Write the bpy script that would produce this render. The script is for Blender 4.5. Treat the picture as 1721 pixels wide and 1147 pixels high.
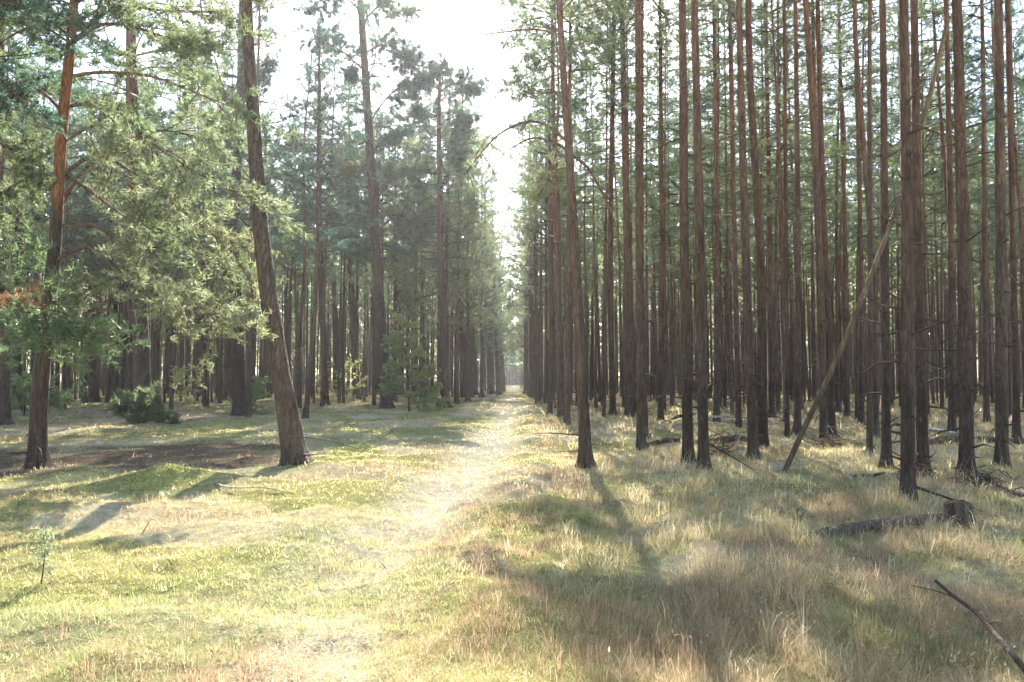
import bpy, math, random
import numpy as np
from mathutils import Vector, Matrix, Euler

# ------------------------------------------------------------------ clear
for o in list(bpy.data.objects):
    bpy.data.objects.remove(o, do_unlink=True)
sc = bpy.context.scene
COL = sc.collection
RNG = np.random.default_rng(7)
random.seed(7)

# ------------------------------------------------------------------ camera
F = 1200.0; CX, CY = 860.5, 573.5; HC = 1.6
PITCH = math.atan(62.5 / F); YAW = math.radians(0.36)
cam_d = bpy.data.cameras.new('camera'); cam = bpy.data.objects.new('camera', cam_d); COL.objects.link(cam)
cam_d.sensor_width = 36.0; cam_d.lens = 36.0 * F / 1721.0; cam_d.clip_start = 0.05; cam_d.clip_end = 3000
cam.location = (0, 0, HC); cam.rotation_euler = (math.pi / 2 + PITCH, 0, YAW)
sc.camera = cam
CM = Euler(cam.rotation_euler).to_matrix()

# ------------------------------------------------------------------ sky, sun, exposure
EL, AZ = math.radians(41), math.radians(-1.6)
w = bpy.data.worlds.new('World'); sc.world = w; w.use_nodes = True
nt = w.node_tree; bg = nt.nodes['Background']
sky = nt.nodes.new('ShaderNodeTexSky'); sky.sky_type = 'NISHITA'; sky.sun_disc = False
sky.sun_elevation = EL; sky.sun_rotation = AZ; sky.air_density = 1.1; sky.dust_density = 1.3; sky.ozone_density = 1.0
nt.links.new(sky.outputs[0], bg.inputs[0]); bg.inputs[1].default_value = 0.075
sd = Vector((math.sin(AZ) * math.cos(EL), math.cos(AZ) * math.cos(EL), math.sin(EL)))
sun_d = bpy.data.lights.new('sun', 'SUN'); sun_d.energy = 5.0; sun_d.angle = math.radians(0.53); sun_d.color = (1.0, 0.95, 0.87)
sun = bpy.data.objects.new('sun', sun_d); COL.objects.link(sun)
sun.rotation_euler = (-sd).to_track_quat('-Z', 'Y').to_euler(); sun.location = (0, 40, 40)
vs = sc.view_settings; vs.view_transform = 'Standard'; vs.look = 'None'; vs.gamma = 1.0; vs.use_curve_mapping = False
vs.exposure = 2.5
cy = sc.cycles
cy.use_denoising = True
cy.max_bounces = 5; cy.diffuse_bounces = 3; cy.glossy_bounces = 1; cy.transmission_bounces = 4; cy.volume_bounces = 0; cy.transparent_max_bounces = 4
cy.use_adaptive_sampling = True; cy.adaptive_threshold = 0.03
cy.caustics_reflective = False; cy.caustics_refractive = False
cy.sample_clamp_indirect = 6.0

# ------------------------------------------------------------------ helpers
def ray(px, py):
    return CM @ Vector(((px - CX) / F, (CY - py) / F, -1.0))
def depth(px, py, d):                       # the point of that view ray at distance d down the path
    r = ray(px, py); t = d / r.y
    return Vector((r.x * t, r.y * t, HC + r.z * t))
def gpt(px, py, lo=4.0):                    # where the ray meets the ground
    r = ray(px, py); t = -HC / min(r.z, -0.006)
    return Vector((r.x * t, r.y * t, 0.0))

class Noise:                                # smooth 2-D value noise
    def __init__(s, seed):
        s.t = np.random.default_rng(seed).random((256, 256))
    def __call__(s, x, y):
        x = np.asarray(x, float); y = np.asarray(y, float)
        xi = np.floor(x).astype(int); yi = np.floor(y).astype(int); fx = x - xi; fy = y - yi
        fx = fx * fx * (3 - 2 * fx); fy = fy * fy * (3 - 2 * fy)
        a = s.t[xi & 255, yi & 255]; b = s.t[(xi + 1) & 255, yi & 255]
        c = s.t[xi & 255, (yi + 1) & 255]; d = s.t[(xi + 1) & 255, (yi + 1) & 255]
        return (a * (1 - fx) + b * fx) * (1 - fy) + (c * (1 - fx) + d * fx) * fy
N1, N2, N3, N4, N5 = (Noise(i) for i in range(11, 16))
def fbm(n, x, y, o=3):
    v = 0; a = 1; t = 0
    for _ in range(o):
        v = v + a * n(x, y); t += a; a *= .5; x = x * 2.03 + 7.3; y = y * 2.03 + 3.1
    return v / t
def sstep(a, b, x):
    t = np.clip((np.asarray(x, float) - a) / (b - a), 0, 1); return t * t * (3 - 2 * t)
def blob(x, y, cx, cy_, rx, ry):
    return np.exp(-((x - cx) / rx) ** 2 - ((y - cy_) / ry) ** 2)

def mesh_np(name, verts, tris=None, quads=None, mats=(), col=None, mat_idx=None, smooth=False):
    me = bpy.data.meshes.new(name)
    verts = np.asarray(verts, np.float32).reshape(-1, 3)
    loops = []; starts = []; totals = []; pos = 0
    if quads is not None and len(quads):
        q = np.asarray(quads, np.int32).reshape(-1, 4); loops.append(q.ravel())
        starts.append(np.arange(len(q)) * 4 + pos); totals.append(np.full(len(q), 4)); pos += q.size
    if tris is not None and len(tris):
        t = np.asarray(tris, np.int32).reshape(-1, 3); loops.append(t.ravel())
        starts.append(np.arange(len(t)) * 3 + pos); totals.append(np.full(len(t), 3)); pos += t.size
    loops = np.concatenate(loops).astype(np.int32); starts = np.concatenate(starts).astype(np.int32); totals = np.concatenate(totals).astype(np.int32)
    me.vertices.add(len(verts)); me.vertices.foreach_set('co', verts.ravel())
    me.loops.add(len(loops)); me.loops.foreach_set('vertex_index', loops)
    me.polygons.add(len(starts)); me.polygons.foreach_set('loop_start', starts); me.polygons.foreach_set('loop_total', totals)
    if mat_idx is not None: me.polygons.foreach_set('material_index', np.asarray(mat_idx, np.int32))
    me.polygons.foreach_set('use_smooth', np.full(len(starts), bool(smooth)))
    for m in mats: me.materials.append(m)
    if col is not None:
        a = me.color_attributes.new('Col', 'FLOAT_COLOR', 'POINT')
        c = np.ones((len(verts), 4), np.float32); c[:, :3] = col; a.data.foreach_set('color', c.ravel())
    me.update(calc_edges=True); me.validate()
    return me
def obj(name, me, parent=None, loc=None, rot=None, scale=None):
    o = bpy.data.objects.new(name, me); COL.objects.link(o)
    if parent: o.parent = parent
    if loc is not None: o.location = loc
    if rot is not None: o.rotation_euler = rot
    if scale is not None: o.scale = scale
    return o
def tag(o, label=None, cat=None, group=None, kind=None):
    for k, v in (('label', label), ('category', cat), ('group', group), ('kind', kind)):
        if v: o[k] = v
    return o
def empty(name, loc):
    o = bpy.data.objects.new(name, None); o.empty_display_size = .3; COL.objects.link(o); o.location = loc
    return o

class Tubes:                                # swept tubes of any bend and taper, joined in one part
    def __init__(s): s.v = []; s.q = []; s.t = []; s.n = 0
    def add(s, pts, rad, sides=6, cap=True, rough=0, seed=0, flare=0):
        P = np.asarray(pts, float); R = np.asarray(rad, float); n = len(P)
        T = np.gradient(P, axis=0); T /= np.linalg.norm(T, axis=1)[:, None] + 1e-9
        ref = np.array([1.0, 0.13, 0.07]) if abs(T[0, 0]) < .8 else np.array([0.1, 0.05, 1.0])
        U = np.cross(T, ref); U /= np.linalg.norm(U, axis=1)[:, None] + 1e-9; W = np.cross(T, U)
        a = np.linspace(0, 2 * math.pi, sides, endpoint=False)
        RR = np.repeat(R[:, None], sides, 1)
        if rough:
            g = np.random.default_rng(seed); nz = Noise(seed + 900)
            ci, si = np.cos(a) * 2.2, np.sin(a) * 2.2
            zz = np.concatenate([[0], np.cumsum(np.linalg.norm(np.diff(P, axis=0), axis=1))])
            m = nz(ci[None] + zz[:, None] * .7 + 31, si[None] + zz[:, None] * 1.1 + 17) - .5
            m2 = nz(ci[None] * 2.5 + 91, si[None] * 2.5 + zz[:, None] * 2.3 + 57) - .5
            RR = RR * (1 + rough * (m * 1.1 + m2 * .7))
            if flare:
                lob = 1 + .35 * np.sin(a * 4 + seed) + .2 * np.sin(a * 7 + seed * 2)
                RR = RR * (1 + flare * np.exp(-np.maximum(zz - .25, 0) / .16)[:, None] * lob[None])
        ring = P[:, None] + RR[..., None] * (np.cos(a)[None, :, None] * U[:, None] + np.sin(a)[None, :, None] * W[:, None])
        i = np.arange(n - 1)[:, None] * sides; j = np.arange(sides)[None]; k = (j + 1) % sides
        q = np.stack([i + j, i + k, i + sides + k, i + sides + j], -1).reshape(-1, 4) + s.n
        s.q.append(q); s.v.append(ring.reshape(-1, 3)); base = s.n; s.n += n * sides
        if cap:
            for r0, flip in ((0, True), (n - 1, False)):
                s.v.append(P[r0][None]); c = s.n; s.n += 1
                o = base + r0 * sides + np.arange(sides); o2 = np.roll(o, -1)
                s.t.append(np.stack([o2, o, np.full(sides, c)], -1) if flip else np.stack([o, o2, np.full(sides, c)], -1))
    def arrays(s):
        return np.concatenate(s.v), np.concatenate(s.q), (np.concatenate(s.t) if s.t else np.zeros((0, 3), int))
    def mesh(s, name, mat, smooth=True):
        v, q, t = s.arrays(); return mesh_np(name, v, t, q, [mat], smooth=smooth)

def spline(pts, n):                         # Catmull-Rom through control points
    P = np.asarray(pts, float); P = np.vstack([2 * P[0] - P[1], P, 2 * P[-1] - P[-2]])
    m = len(P) - 3; u = np.linspace(0, m - 1e-6, n); i = u.astype(int); t = (u - i)[:, None]
    a, b, c, d = P[i], P[i + 1], P[i + 2], P[i + 3]
    return .5 * (2 * b + (c - a) * t + (2 * a - 5 * b + 4 * c - d) * t * t + (3 * b - a - 3 * c + d) * t ** 3)

# ------------------------------------------------------------------ materials
def mat(name):
    m = bpy.data.materials.new(name); m.use_nodes = True
    nt = m.node_tree; nt.nodes.clear()
    out = nt.nodes.new('ShaderNodeOutputMaterial')
    return m, nt, out
def nd(nt, t, **kw):
    n = nt.nodes.new('ShaderNode' + t)
    for k, v in kw.items():
        if k.startswith('i_'): n.inputs[k[2:].replace('_', ' ')].default_value = v
        else: setattr(n, k, v)
    return n
def ramp(nt, src, stops):
    r = nd(nt, 'ValToRGB'); e = r.color_ramp.elements
    while len(e) < len(stops): e.new(.5)
    for el, (p, c) in zip(e, stops): el.position = p; el.color = (*c, 1) if len(c) == 3 else c
    nt.links.new(src, r.inputs[0]); return r

def bark_material(name, low, high, z0, z1, gray=(0.15, 0.125, 0.10), scale=9.0, bump=.8, moss=0.0, zs=.17):
    m, nt, out = mat(name); L = nt.links.new
    tc = nd(nt, 'TexCoord'); mp = nd(nt, 'Mapping'); mp.inputs['Scale'].default_value = (1, 1, zs)
    L(tc.outputs['Object'], mp.inputs[0])
    wn = nd(nt, 'TexNoise', i_Scale=5.0, i_Detail=3.0); L(mp.outputs[0], wn.inputs['Vector'])
    mixv = nd(nt, 'MixRGB', blend_type='LINEAR_LIGHT'); mixv.inputs[0].default_value = .16
    L(mp.outputs[0], mixv.inputs[1]); L(wn.outputs['Color'], mixv.inputs[2])
    vo = nd(nt, 'TexVoronoi', feature='DISTANCE_TO_EDGE', i_Scale=scale); L(mixv.outputs[0], vo.inputs['Vector'])
    crack = ramp(nt, vo.outputs['Distance'], [(0.0, (0, 0, 0)), (.13, (.55, .55, .55)), (.35, (1, 1, 1))])
    fn = nd(nt, 'TexNoise', i_Scale=26.0, i_Detail=5.0, i_Roughness=.7); L(mp.outputs[0], fn.inputs['Vector'])
    bn = nd(nt, 'TexNoise', i_Scale=1.7, i_Detail=3.0); L(tc.outputs['Object'], bn.inputs['Vector'])
    sep = nd(nt, 'SeparateXYZ'); L(tc.outputs['Object'], sep.inputs[0])
    oi = nd(nt, 'ObjectInfo')
    zz = nd(nt, 'MapRange'); zz.inputs['From Min'].default_value = z0; zz.inputs['From Max'].default_value = z1
    add = nd(nt, 'Math', operation='MULTIPLY_ADD'); add.inputs[1].default_value = 5.0
    L(bn.outputs['Fac'], add.inputs[0]); L(sep.outputs['Z'], add.inputs[2])
    add2 = nd(nt, 'Math', operation='MULTIPLY_ADD'); add2.inputs[1].default_value = -3.5
    L(oi.outputs['Random'], add2.inputs[0]); L(add.outputs[0], add2.inputs[2]); L(add2.outputs[0], zz.inputs['Value'])
    c1 = nd(nt, 'MixRGB'); c1.inputs[1].default_value = (*low, 1); c1.inputs[2].default_value = (*high, 1); L(zz.outputs[0], c1.inputs[0])
    c2 = nd(nt, 'MixRGB'); c2.inputs[2].default_value = (*gray, 1); L(c1.outputs[0], c2.inputs[1])
    gf = ramp(nt, fn.outputs['Fac'], [(.45, (0, 0, 0)), (.75, (.6, .6, .6))]); L(gf.outputs[0], c2.inputs[0])
    c3 = nd(nt, 'MixRGB', blend_type='MULTIPLY'); c3.inputs[0].default_value = .6
    L(c2.outputs[0], c3.inputs[1]); cr2 = ramp(nt, crack.outputs[0], [(0, (.3, .27, .25)), (1, (1, 1, 1))]); L(cr2.outputs[0], c3.inputs[2])
    last = c3
    mz = nd(nt, 'MapRange'); mz.inputs['From Min'].default_value = 2.2; mz.inputs['From Max'].default_value = 0.0
    mz.inputs['To Max'].default_value = .35 + moss; L(add.outputs[0], mz.inputs['Value'])
    c4 = nd(nt, 'MixRGB'); c4.inputs[2].default_value = (.10, .12, .045, 1); L(last.outputs[0], c4.inputs[1]); L(mz.outputs[0], c4.inputs[0]); last = c4
    hs = nd(nt, 'HueSaturation'); L(last.outputs[0], hs.inputs['Color'])
    vr = nd(nt, 'MapRange'); vr.inputs['To Min'].default_value = .7; vr.inputs['To Max'].default_value = 1.25; L(oi.outputs['Random'], vr.inputs['Value'])
    mp2 = nd(nt, 'Mapping'); mp2.inputs['Scale'].default_value = (6, 6, 1.1); L(tc.outputs['Object'], mp2.inputs[0])
    pn = nd(nt, 'TexNoise', i_Scale=1.0, i_Detail=4.0, i_Roughness=.65); L(mp2.outputs[0], pn.inputs['Vector'])
    pr = nd(nt, 'MapRange'); pr.inputs['From Min'].default_value = .3; pr.inputs['From Max'].default_value = .7; pr.inputs['To Min'].default_value = .55; pr.inputs['To Max'].default_value = 1.45; L(pn.outputs['Fac'], pr.inputs['Value'])
    pm = nd(nt, 'Math', operation='MULTIPLY'); L(pr.outputs[0], pm.inputs[0]); L(vr.outputs[0], pm.inputs[1]); L(pm.outputs[0], hs.inputs['Value'])
    b = nd(nt, 'Bump', i_Strength=bump, i_Distance=.03)
    hm = nd(nt, 'MixRGB'); hm.inputs[0].default_value = .35; L(crack.outputs[0], hm.inputs[1]); L(fn.outputs['Fac'], hm.inputs[2]); L(hm.outputs[0], b.inputs['Height'])
    p = nd(nt, 'BsdfPrincipled', i_Roughness=.85); p.inputs['Specular IOR Level'].default_value = .25
    L(hs.outputs[0], p.inputs['Base Color']); L(b.outputs[0], p.inputs['Normal']); L(p.outputs[0], out.inputs[0])
    return m
BARK_STAND = bark_material('stand_pine_bark', (.08, .057, .044), (.19, .095, .060), 3.5, 12.0, scale=24, bump=.6)
BARK_OLD = bark_material('old_pine_bark', (.064, .046, .035), (.14, .078, .048), 6.0, 13.0, scale=13, bump=1.0, zs=.26)
BARK_RED = bark_material('orange_pine_bark', (.07, .052, .042), (.34, .14, .06), 5.4, 7.6, scale=22, bump=.6)
BARK_LIMB = bark_material('limb_bark', (.10, .08, .065), (.17, .105, .07), 0.0, 9.0, scale=20, bump=.4)
BARK_DEAD = bark_material('dead_wood_bark', (.13, .08, .048), (.26, .19, .12), 2.0, 6.0, gray=(.22, .18, .13), scale=10, bump=.4)
BARK_ROT = bark_material('rotten_wood', (.11, .085, .06), (.13, .10, .07), 1.0, 4.0, gray=(.2, .18, .15), scale=10, bump=.8, moss=.3)
BARK_PALE = bark_material('bleached_wood', (.38, .33, .27), (.42, .37, .30), 1.0, 4.0, gray=(.5, .46, .4), scale=12, bump=.3)

def leaf_material(name, c, t, tmix=.5, var=.25, hue=.03):
    m, nt, out = mat(name); L = nt.links.new
    oi = nd(nt, 'ObjectInfo'); tc = nd(nt, 'TexCoord')
    n = nd(nt, 'TexNoise', i_Scale=1.3, i_Detail=2.0); L(tc.outputs['Object'], n.inputs['Vector'])
    v = nd(nt, 'MapRange'); v.inputs['From Min'].default_value = .3; v.inputs['From Max'].default_value = .7
    v.inputs['To Min'].default_value = 1 - var; v.inputs['To Max'].default_value = 1 + var; L(n.outputs['Fac'], v.inputs['Value'])
    h = nd(nt, 'MapRange'); h.inputs['To Min'].default_value = .5 - hue; h.inputs['To Max'].default_value = .5 + hue; L(oi.outputs['Random'], h.inputs['Value'])
    outs = []
    for colr, typ in ((c, 'BsdfDiffuse'), (t, 'BsdfTranslucent')):
        hs = nd(nt, 'HueSaturation'); hs.inputs['Color'].default_value = (*colr, 1)
        L(h.outputs[0], hs.inputs['Hue']); L(v.outputs[0], hs.inputs['Value'])
        s = nd(nt, typ); L(hs.outputs[0], s.inputs['Color']); outs.append(s)
    mx = nd(nt, 'MixShader'); mx.inputs[0].default_value = tmix
    L(outs[0].outputs[0], mx.inputs[1]); L(outs[1].outputs[0], mx.inputs[2])
    g = nd(nt, 'BsdfGlossy', i_Roughness=.45); g.inputs['Color'].default_value = (.8, .85, .8, 1)
    m2 = nd(nt, 'MixShader'); m2.inputs[0].default_value = .06; L(mx.outputs[0], m2.inputs[1]); L(g.outputs[0], m2.inputs[2])
    L(m2.outputs[0], out.inputs[0]); return m
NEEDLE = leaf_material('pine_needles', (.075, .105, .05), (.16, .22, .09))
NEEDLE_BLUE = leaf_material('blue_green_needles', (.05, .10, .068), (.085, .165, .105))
NEEDLE_YEL = leaf_material('sunlit_yellow_green_needles', (.115, .145, .078), (.24, .29, .145))  # paler copy of the needles, with sunlight put into the colour
NEEDLE_DEAD = leaf_material('dry_brown_needles', (.28, .13, .05), (.30, .14, .05))
LEAF = leaf_material('young_leaves', (.20, .25, .10), (.42, .48, .18))
LEAF_GREY = leaf_material('grey_green_leaves', (.24, .27, .16), (.24, .28, .15), hue=.0)

def grass_material(name, tmix=.45, spec=.0):
    m, nt, out = mat(name); L = nt.links.new
    at = nd(nt, 'Attribute', attribute_name='Col')
    d = nd(nt, 'BsdfDiffuse'); t = nd(nt, 'BsdfTranslucent'); L(at.outputs['Color'], d.inputs['Color']); L(at.outputs['Color'], t.inputs['Color'])
    mx = nd(nt, 'MixShader'); mx.inputs[0].default_value = tmix; L(d.outputs[0], mx.inputs[1]); L(t.outputs[0], mx.inputs[2])
    L(mx.outputs[0], out.inputs[0]); return m
GRASS = grass_material('grass_blades', .55)

def ground_material():
    m, nt, out = mat('forest_floor'); L = nt.links.new
    at = nd(nt, 'Attribute', attribute_name='Col'); tc = nd(nt, 'TexCoord')
    n1 = nd(nt, 'TexNoise', i_Scale=9.0, i_Detail=6.0, i_Roughness=.7); L(tc.outputs['Object'], n1.inputs['Vector'])
    n2 = nd(nt, 'TexNoise', i_Scale=55.0, i_Detail=4.0, i_Roughness=.7); L(tc.outputs['Object'], n2.inputs['Vector'])
    r1 = ramp(nt, n1.outputs['Fac'], [(.3, (.55, .5, .42)), (.5, (1, 1, 1)), (.75, (1.25, 1.2, 1.0))])
    r2 = ramp(nt, n2.outputs['Fac'], [(.3, (.5, .45, .4)), (.55, (1, 1, 1)), (.8, (1.3, 1.25, 1.2))])
    a = nd(nt, 'MixRGB', blend_type='MULTIPLY'); a.inputs[0].default_value = 1; L(at.outputs['Color'], a.inputs[1]); L(r1.outputs[0], a.inputs[2])
    b = nd(nt, 'MixRGB', blend_type='MULTIPLY'); b.inputs[0].default_value = 1; L(a.outputs[0], b.inputs[1]); L(r2.outputs[0], b.inputs[2])
    bu = nd(nt, 'Bump', i_Strength=.9, i_Distance=.05)
    hm = nd(nt, 'Math', operation='MULTIPLY_ADD'); hm.inputs[1].default_value = .35; L(n2.outputs['Fac'], hm.inputs[0]); L(n1.outputs['Fac'], hm.inputs[2]); L(hm.outputs[0], bu.inputs['Height'])
    p = nd(nt, 'BsdfDiffuse', i_Roughness=1.0); L(b.outputs[0], p.inputs['Color']); L(bu.outputs[0], p.inputs['Normal']); L(p.outputs[0], out.inputs[0])
    return m
GROUND = ground_material()

# ------------------------------------------------------------------ the ground: shape and what covers it
MOUND = gpt(295, 815)
def hgt(x, y):
    x = np.asarray(x, float); y = np.asarray(y, float)
    far = sstep(60, 25, np.hypot(x, y))
    h = (fbm(N1, x * .45, y * .45, 3) - .5) * .16 * (.4 + .6 * far)
    h = h + (fbm(N2, x * 1.7, y * 1.7, 3) - .5) * .19 * far
    h = h + .28 * blob(x, y, MOUND.x, MOUND.y, .9, .6)
    h = h - .09 * np.exp(-((x - pathx(y)) / .6) ** 2) * far + .09 * np.exp(-((x - pathx(y) - 1.15) / .5) ** 2) * far
    h = h + .10 * sstep(1.0, 2.6, x) * far * sstep(3, 9, y)
    h = h + .10 * blob(x, y, -5.2, 8.6, 1.6, .5)
    return h
def pathx(y):                               # centre of the trodden track
    return np.interp(y, (2, 3.6, 6, 9, 13, 30, 100), (-1.0, -1.2, -1.5, -1.12, -.85, -.45, -.3))
LITTER = [(-7.2, 14.6, 2.4, 1.5), (-9.6, 13.6, 2.0, 1.3), (-5.0, 14.2, 1.3, 1.0), (-11.5, 15.5, 2.5, 1.5), (-9.5, 12.0, 1.6, .8), (-6.2, 13.0, 1.6, .9), (-7.5, 16.5, 3.0, 1.2)]
def litter(x, y):
    v = 0
    for a in LITTER: v = np.maximum(v, blob(x, y, *a))
    return .92 * sstep(.22, .72, v + (fbm(N4, x * 1.9, y * 1.9, 4) - .5) * .9)
def lush(x, y):                             # fresh green grass
    a = .8 * sstep(.60, .74, fbm(N3, x * .55 + 4, y * .42, 3))
    for cx, cy_, rx, ry, s in ((-.75, 5.6, .45, .5, 1), (-2.2, 6.9, .7, .5, .8), (-3.9, 4.9, .8, .6, .9), (.9, 8.6, .9, 1.1, .8), (-2.4, 21, 1.8, 3.2, 1), (-4.5, 19, 2.2, 1.6, .9), (-1.0, 30, .5, 6, .8), (3.4, 7.5, 1.6, 1.2, .7), (-1.6, 8.2, .4, 1.0, .8)):
        a = np.maximum(a, s * blob(x, y, cx, cy_, rx, ry))
    return a * (1 - litter(x, y)) * (1 - .75 * np.exp(-((x - pathx(y)) / .45) ** 2) * sstep(6.5, 9, y))
def rusty(x, y):                            # reddish brown hair grass
    a = .85 * sstep(.50, .64, fbm(N5, x * .8 + 9, y * .6 + 2, 3)) * (.4 + .6 * sstep(-.5, 1.5, x))
    for cx, cy_, rx, ry, s in ((-1.75, 4.0, .7, .4, 1), (-.75, 7.4, .45, .8, .9), (-.2, 6.2, .5, .9, .9), (-.1, 7.9, .4, 1.0, .8), (-2.1, 12.3, 1.0, 1.0, .9), (-.15, 4.7, .55, .8, .9), (.75, 4.5, .8, .7, .9), (-.1, 9.8, .5, .9, .6), (-3.0, 4.0, .5, .4, .7), (2.2, 4.4, 1.0, .8, .7)):
        a = np.maximum(a, s * blob(x, y, cx, cy_, rx, ry))
    return a * (1 - litter(x, y))
def mossy(x, y):
    a = sstep(.46, .64, fbm(N2, x * .5 + 40, y * .5 + 11, 3)) * (1 - .6 * np.exp(-((x - pathx(y)) / .8) ** 2))
    a = np.maximum(a, blob(x, y, MOUND.x, MOUND.y, 1.3, .9))
    return a * (1 - litter(x, y)) * (1 - .2 * sstep(.3, 1.5, x) * sstep(16, 12, y))
C_STRAW = np.array([.60, .52, .35]); C_MOSS = np.array([.34, .34, .11]); C_LUSH = np.array([.20, .25, .08]); C_RUST = np.array([.30, .19, .105]); C_LIT = np.array([.15, .11, .085]); C_SAND = np.array([.66, .58, .44])
def floor_col(x, y):
    c = np.repeat(C_STRAW[None], len(x), 0) * (.8 + .4 * fbm(N1, x * 1.3, y * 1.3, 2))[:, None]
    def mix(c, b, f): return c * (1 - f[:, None]) + b[None] * f[:, None]
    c = mix(c, C_RUST, .6 * rusty(x, y)); c = mix(c, C_MOSS, .8 * mossy(x, y)); c = mix(c, C_LUSH, .75 * lush(x, y))
    tr = np.exp(-((x - pathx(y)) / .68) ** 4) * (.35 + .65 * sstep(5, 9, y)) * (.45 + .75 * fbm(N3, x * 2, y * .7, 2))
    c = mix(c, C_SAND, .9 * tr)
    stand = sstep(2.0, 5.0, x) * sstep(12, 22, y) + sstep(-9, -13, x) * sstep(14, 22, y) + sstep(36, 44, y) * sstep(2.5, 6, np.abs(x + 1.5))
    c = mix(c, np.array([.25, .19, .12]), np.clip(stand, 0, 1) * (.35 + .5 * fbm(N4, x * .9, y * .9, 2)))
    c = mix(c, C_LIT, litter(x, y))
    return c
nx, ny = 320, 340
ux = np.linspace(-math.asinh(250 / 1.8), math.asinh(250 / 1.8), nx); xs = 1.8 * np.sinh(ux)
uy = np.linspace(-math.asinh(46 / 2.2), math.asinh(400 / 2.2), ny); ys = 6 + 2.2 * np.sinh(uy)
X, Y = np.meshgrid(xs, ys); Xf, Yf = X.ravel(), Y.ravel()
V = np.stack([Xf, Yf, hgt(Xf, Yf)], 1)
i = np.arange(ny - 1)[:, None] * nx + np.arange(nx - 1)[None]
Q = np.stack([i, i + 1, i + nx + 1, i + nx], -1).reshape(-1, 4)
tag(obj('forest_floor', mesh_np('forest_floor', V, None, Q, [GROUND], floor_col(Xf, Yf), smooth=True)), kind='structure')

# ------------------------------------------------------------------ foliage
def needle_mesh(P, D, K, ln, wd, spread, rng, stem=.12):
    """sprays of K thin needles round each twig end P pointing along D"""
    n = len(P); P = np.repeat(P, K, 0); D = np.repeat(D, K, 0)
    r = rng.normal(size=(n * K, 3)); r -= D * (r * D).sum(1)[:, None]; r /= np.linalg.norm(r, axis=1)[:, None] + 1e-9
    a = np.clip(rng.normal(spread, .25, n * K), .1, 1.7)
    nd_ = D * np.cos(a)[:, None] + r * np.sin(a)[:, None]
    base = P - D * (rng.random(n * K) * stem)[:, None]
    l = ln * rng.uniform(.7, 1.2, n * K)[:, None]
    side = np.cross(nd_, rng.normal(size=(n * K, 3))); side /= np.linalg.norm(side, axis=1)[:, None] + 1e-9
    v = np.stack([base - side * wd * .5, base + side * wd * .5, base + nd_ * l], 1)
    return v.reshape(-1, 3)
def unit(v): return v / (np.linalg.norm(v) + 1e-9)

class Crown:
    """limbs as tubes, needles as sprays: one part"""
    def __init__(s, seed): s.g = np.random.default_rng(seed); s.T = Tubes(); s.P = []; s.D = []
    def bough(s, p, d, L, r, droop=-.1, fan=1.0, dens=1.0, start=.35, n2=None, flat=.5):
        g = s.g; n = 7; pts = [np.array(p, float)]; dd = unit(np.array(d, float))
        for k in range(n):
            dd = unit(dd + g.normal(0, .10, 3) + np.array([0, 0, droop * (1 - .9 * k / n)]) + np.array([0, 0, .16 * max(0, k / n - .45)]))
            pts.append(pts[-1] + dd * L / n)
        pts = np.array(pts); s.T.add(pts, np.linspace(r, r * .2, n + 1), 4 if r < .03 else 5, cap=False)
        n2 = n2 or max(4, int(L * 6 * dens))
        for k in range(n2):
            t = start + (1 - start) * (k + g.random() * .8) / n2; t = min(t, .995)
            f = t * n; a = int(f); q = pts[a] + (pts[min(a + 1, n)] - pts[a]) * (f - a)
            ax = unit(pts[min(a + 1, n)] - pts[a]); sd_ = g.normal(size=3); sd_[2] *= flat; sd_ -= ax * sd_.dot(ax); sd_ = unit(sd_)
            l2 = L * fan * g.uniform(.18, .36) * (1.15 - .6 * abs(t - .7))
            d2 = unit(ax * g.uniform(.5, 1.0) + sd_ * g.uniform(.5, 1.0) + np.array([0, 0, .15]))
            e = q + d2 * l2; s.T.add(np.array([q, q + d2 * l2 * .55 + g.normal(0, .02, 3), e]), [r * .28, r * .2, r * .08], 3, cap=False)
            m = max(3, int(l2 * 15 * dens))
            for j in range(m):
                u = .3 + .7 * (j + g.random()) / m
                s.P.append(q + d2 * l2 * u + g.normal(0, .02 + .05 * l2, 3)); s.D.append(unit(d2 + g.normal(0, .55, 3) + np.array([0, 0, .35])))
        s.P.append(pts[-1]); s.D.append(dd)
    def mesh(s, name, needle, K, ln, wd, limb=None, spread=.75):
        v, q, t = s.T.arrays(); P = np.array(s.P); D = np.array(s.D); D /= np.linalg.norm(D, axis=1)[:, None] + 1e-9
        nv = needle_mesh(P, D, K, ln, wd, spread, s.g)
        nt_ = np.arange(len(nv)).reshape(-1, 3) + len(v)
        tris = np.concatenate([t, nt_]) if len(t) else nt_
        mi = np.concatenate([np.zeros(len(q) + len(t)), np.ones(len(nt_))])
        return mesh_np(name, np.concatenate([v, nv]), tris, q, [limb or BARK_LIMB, needle], mat_idx=mi)

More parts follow.
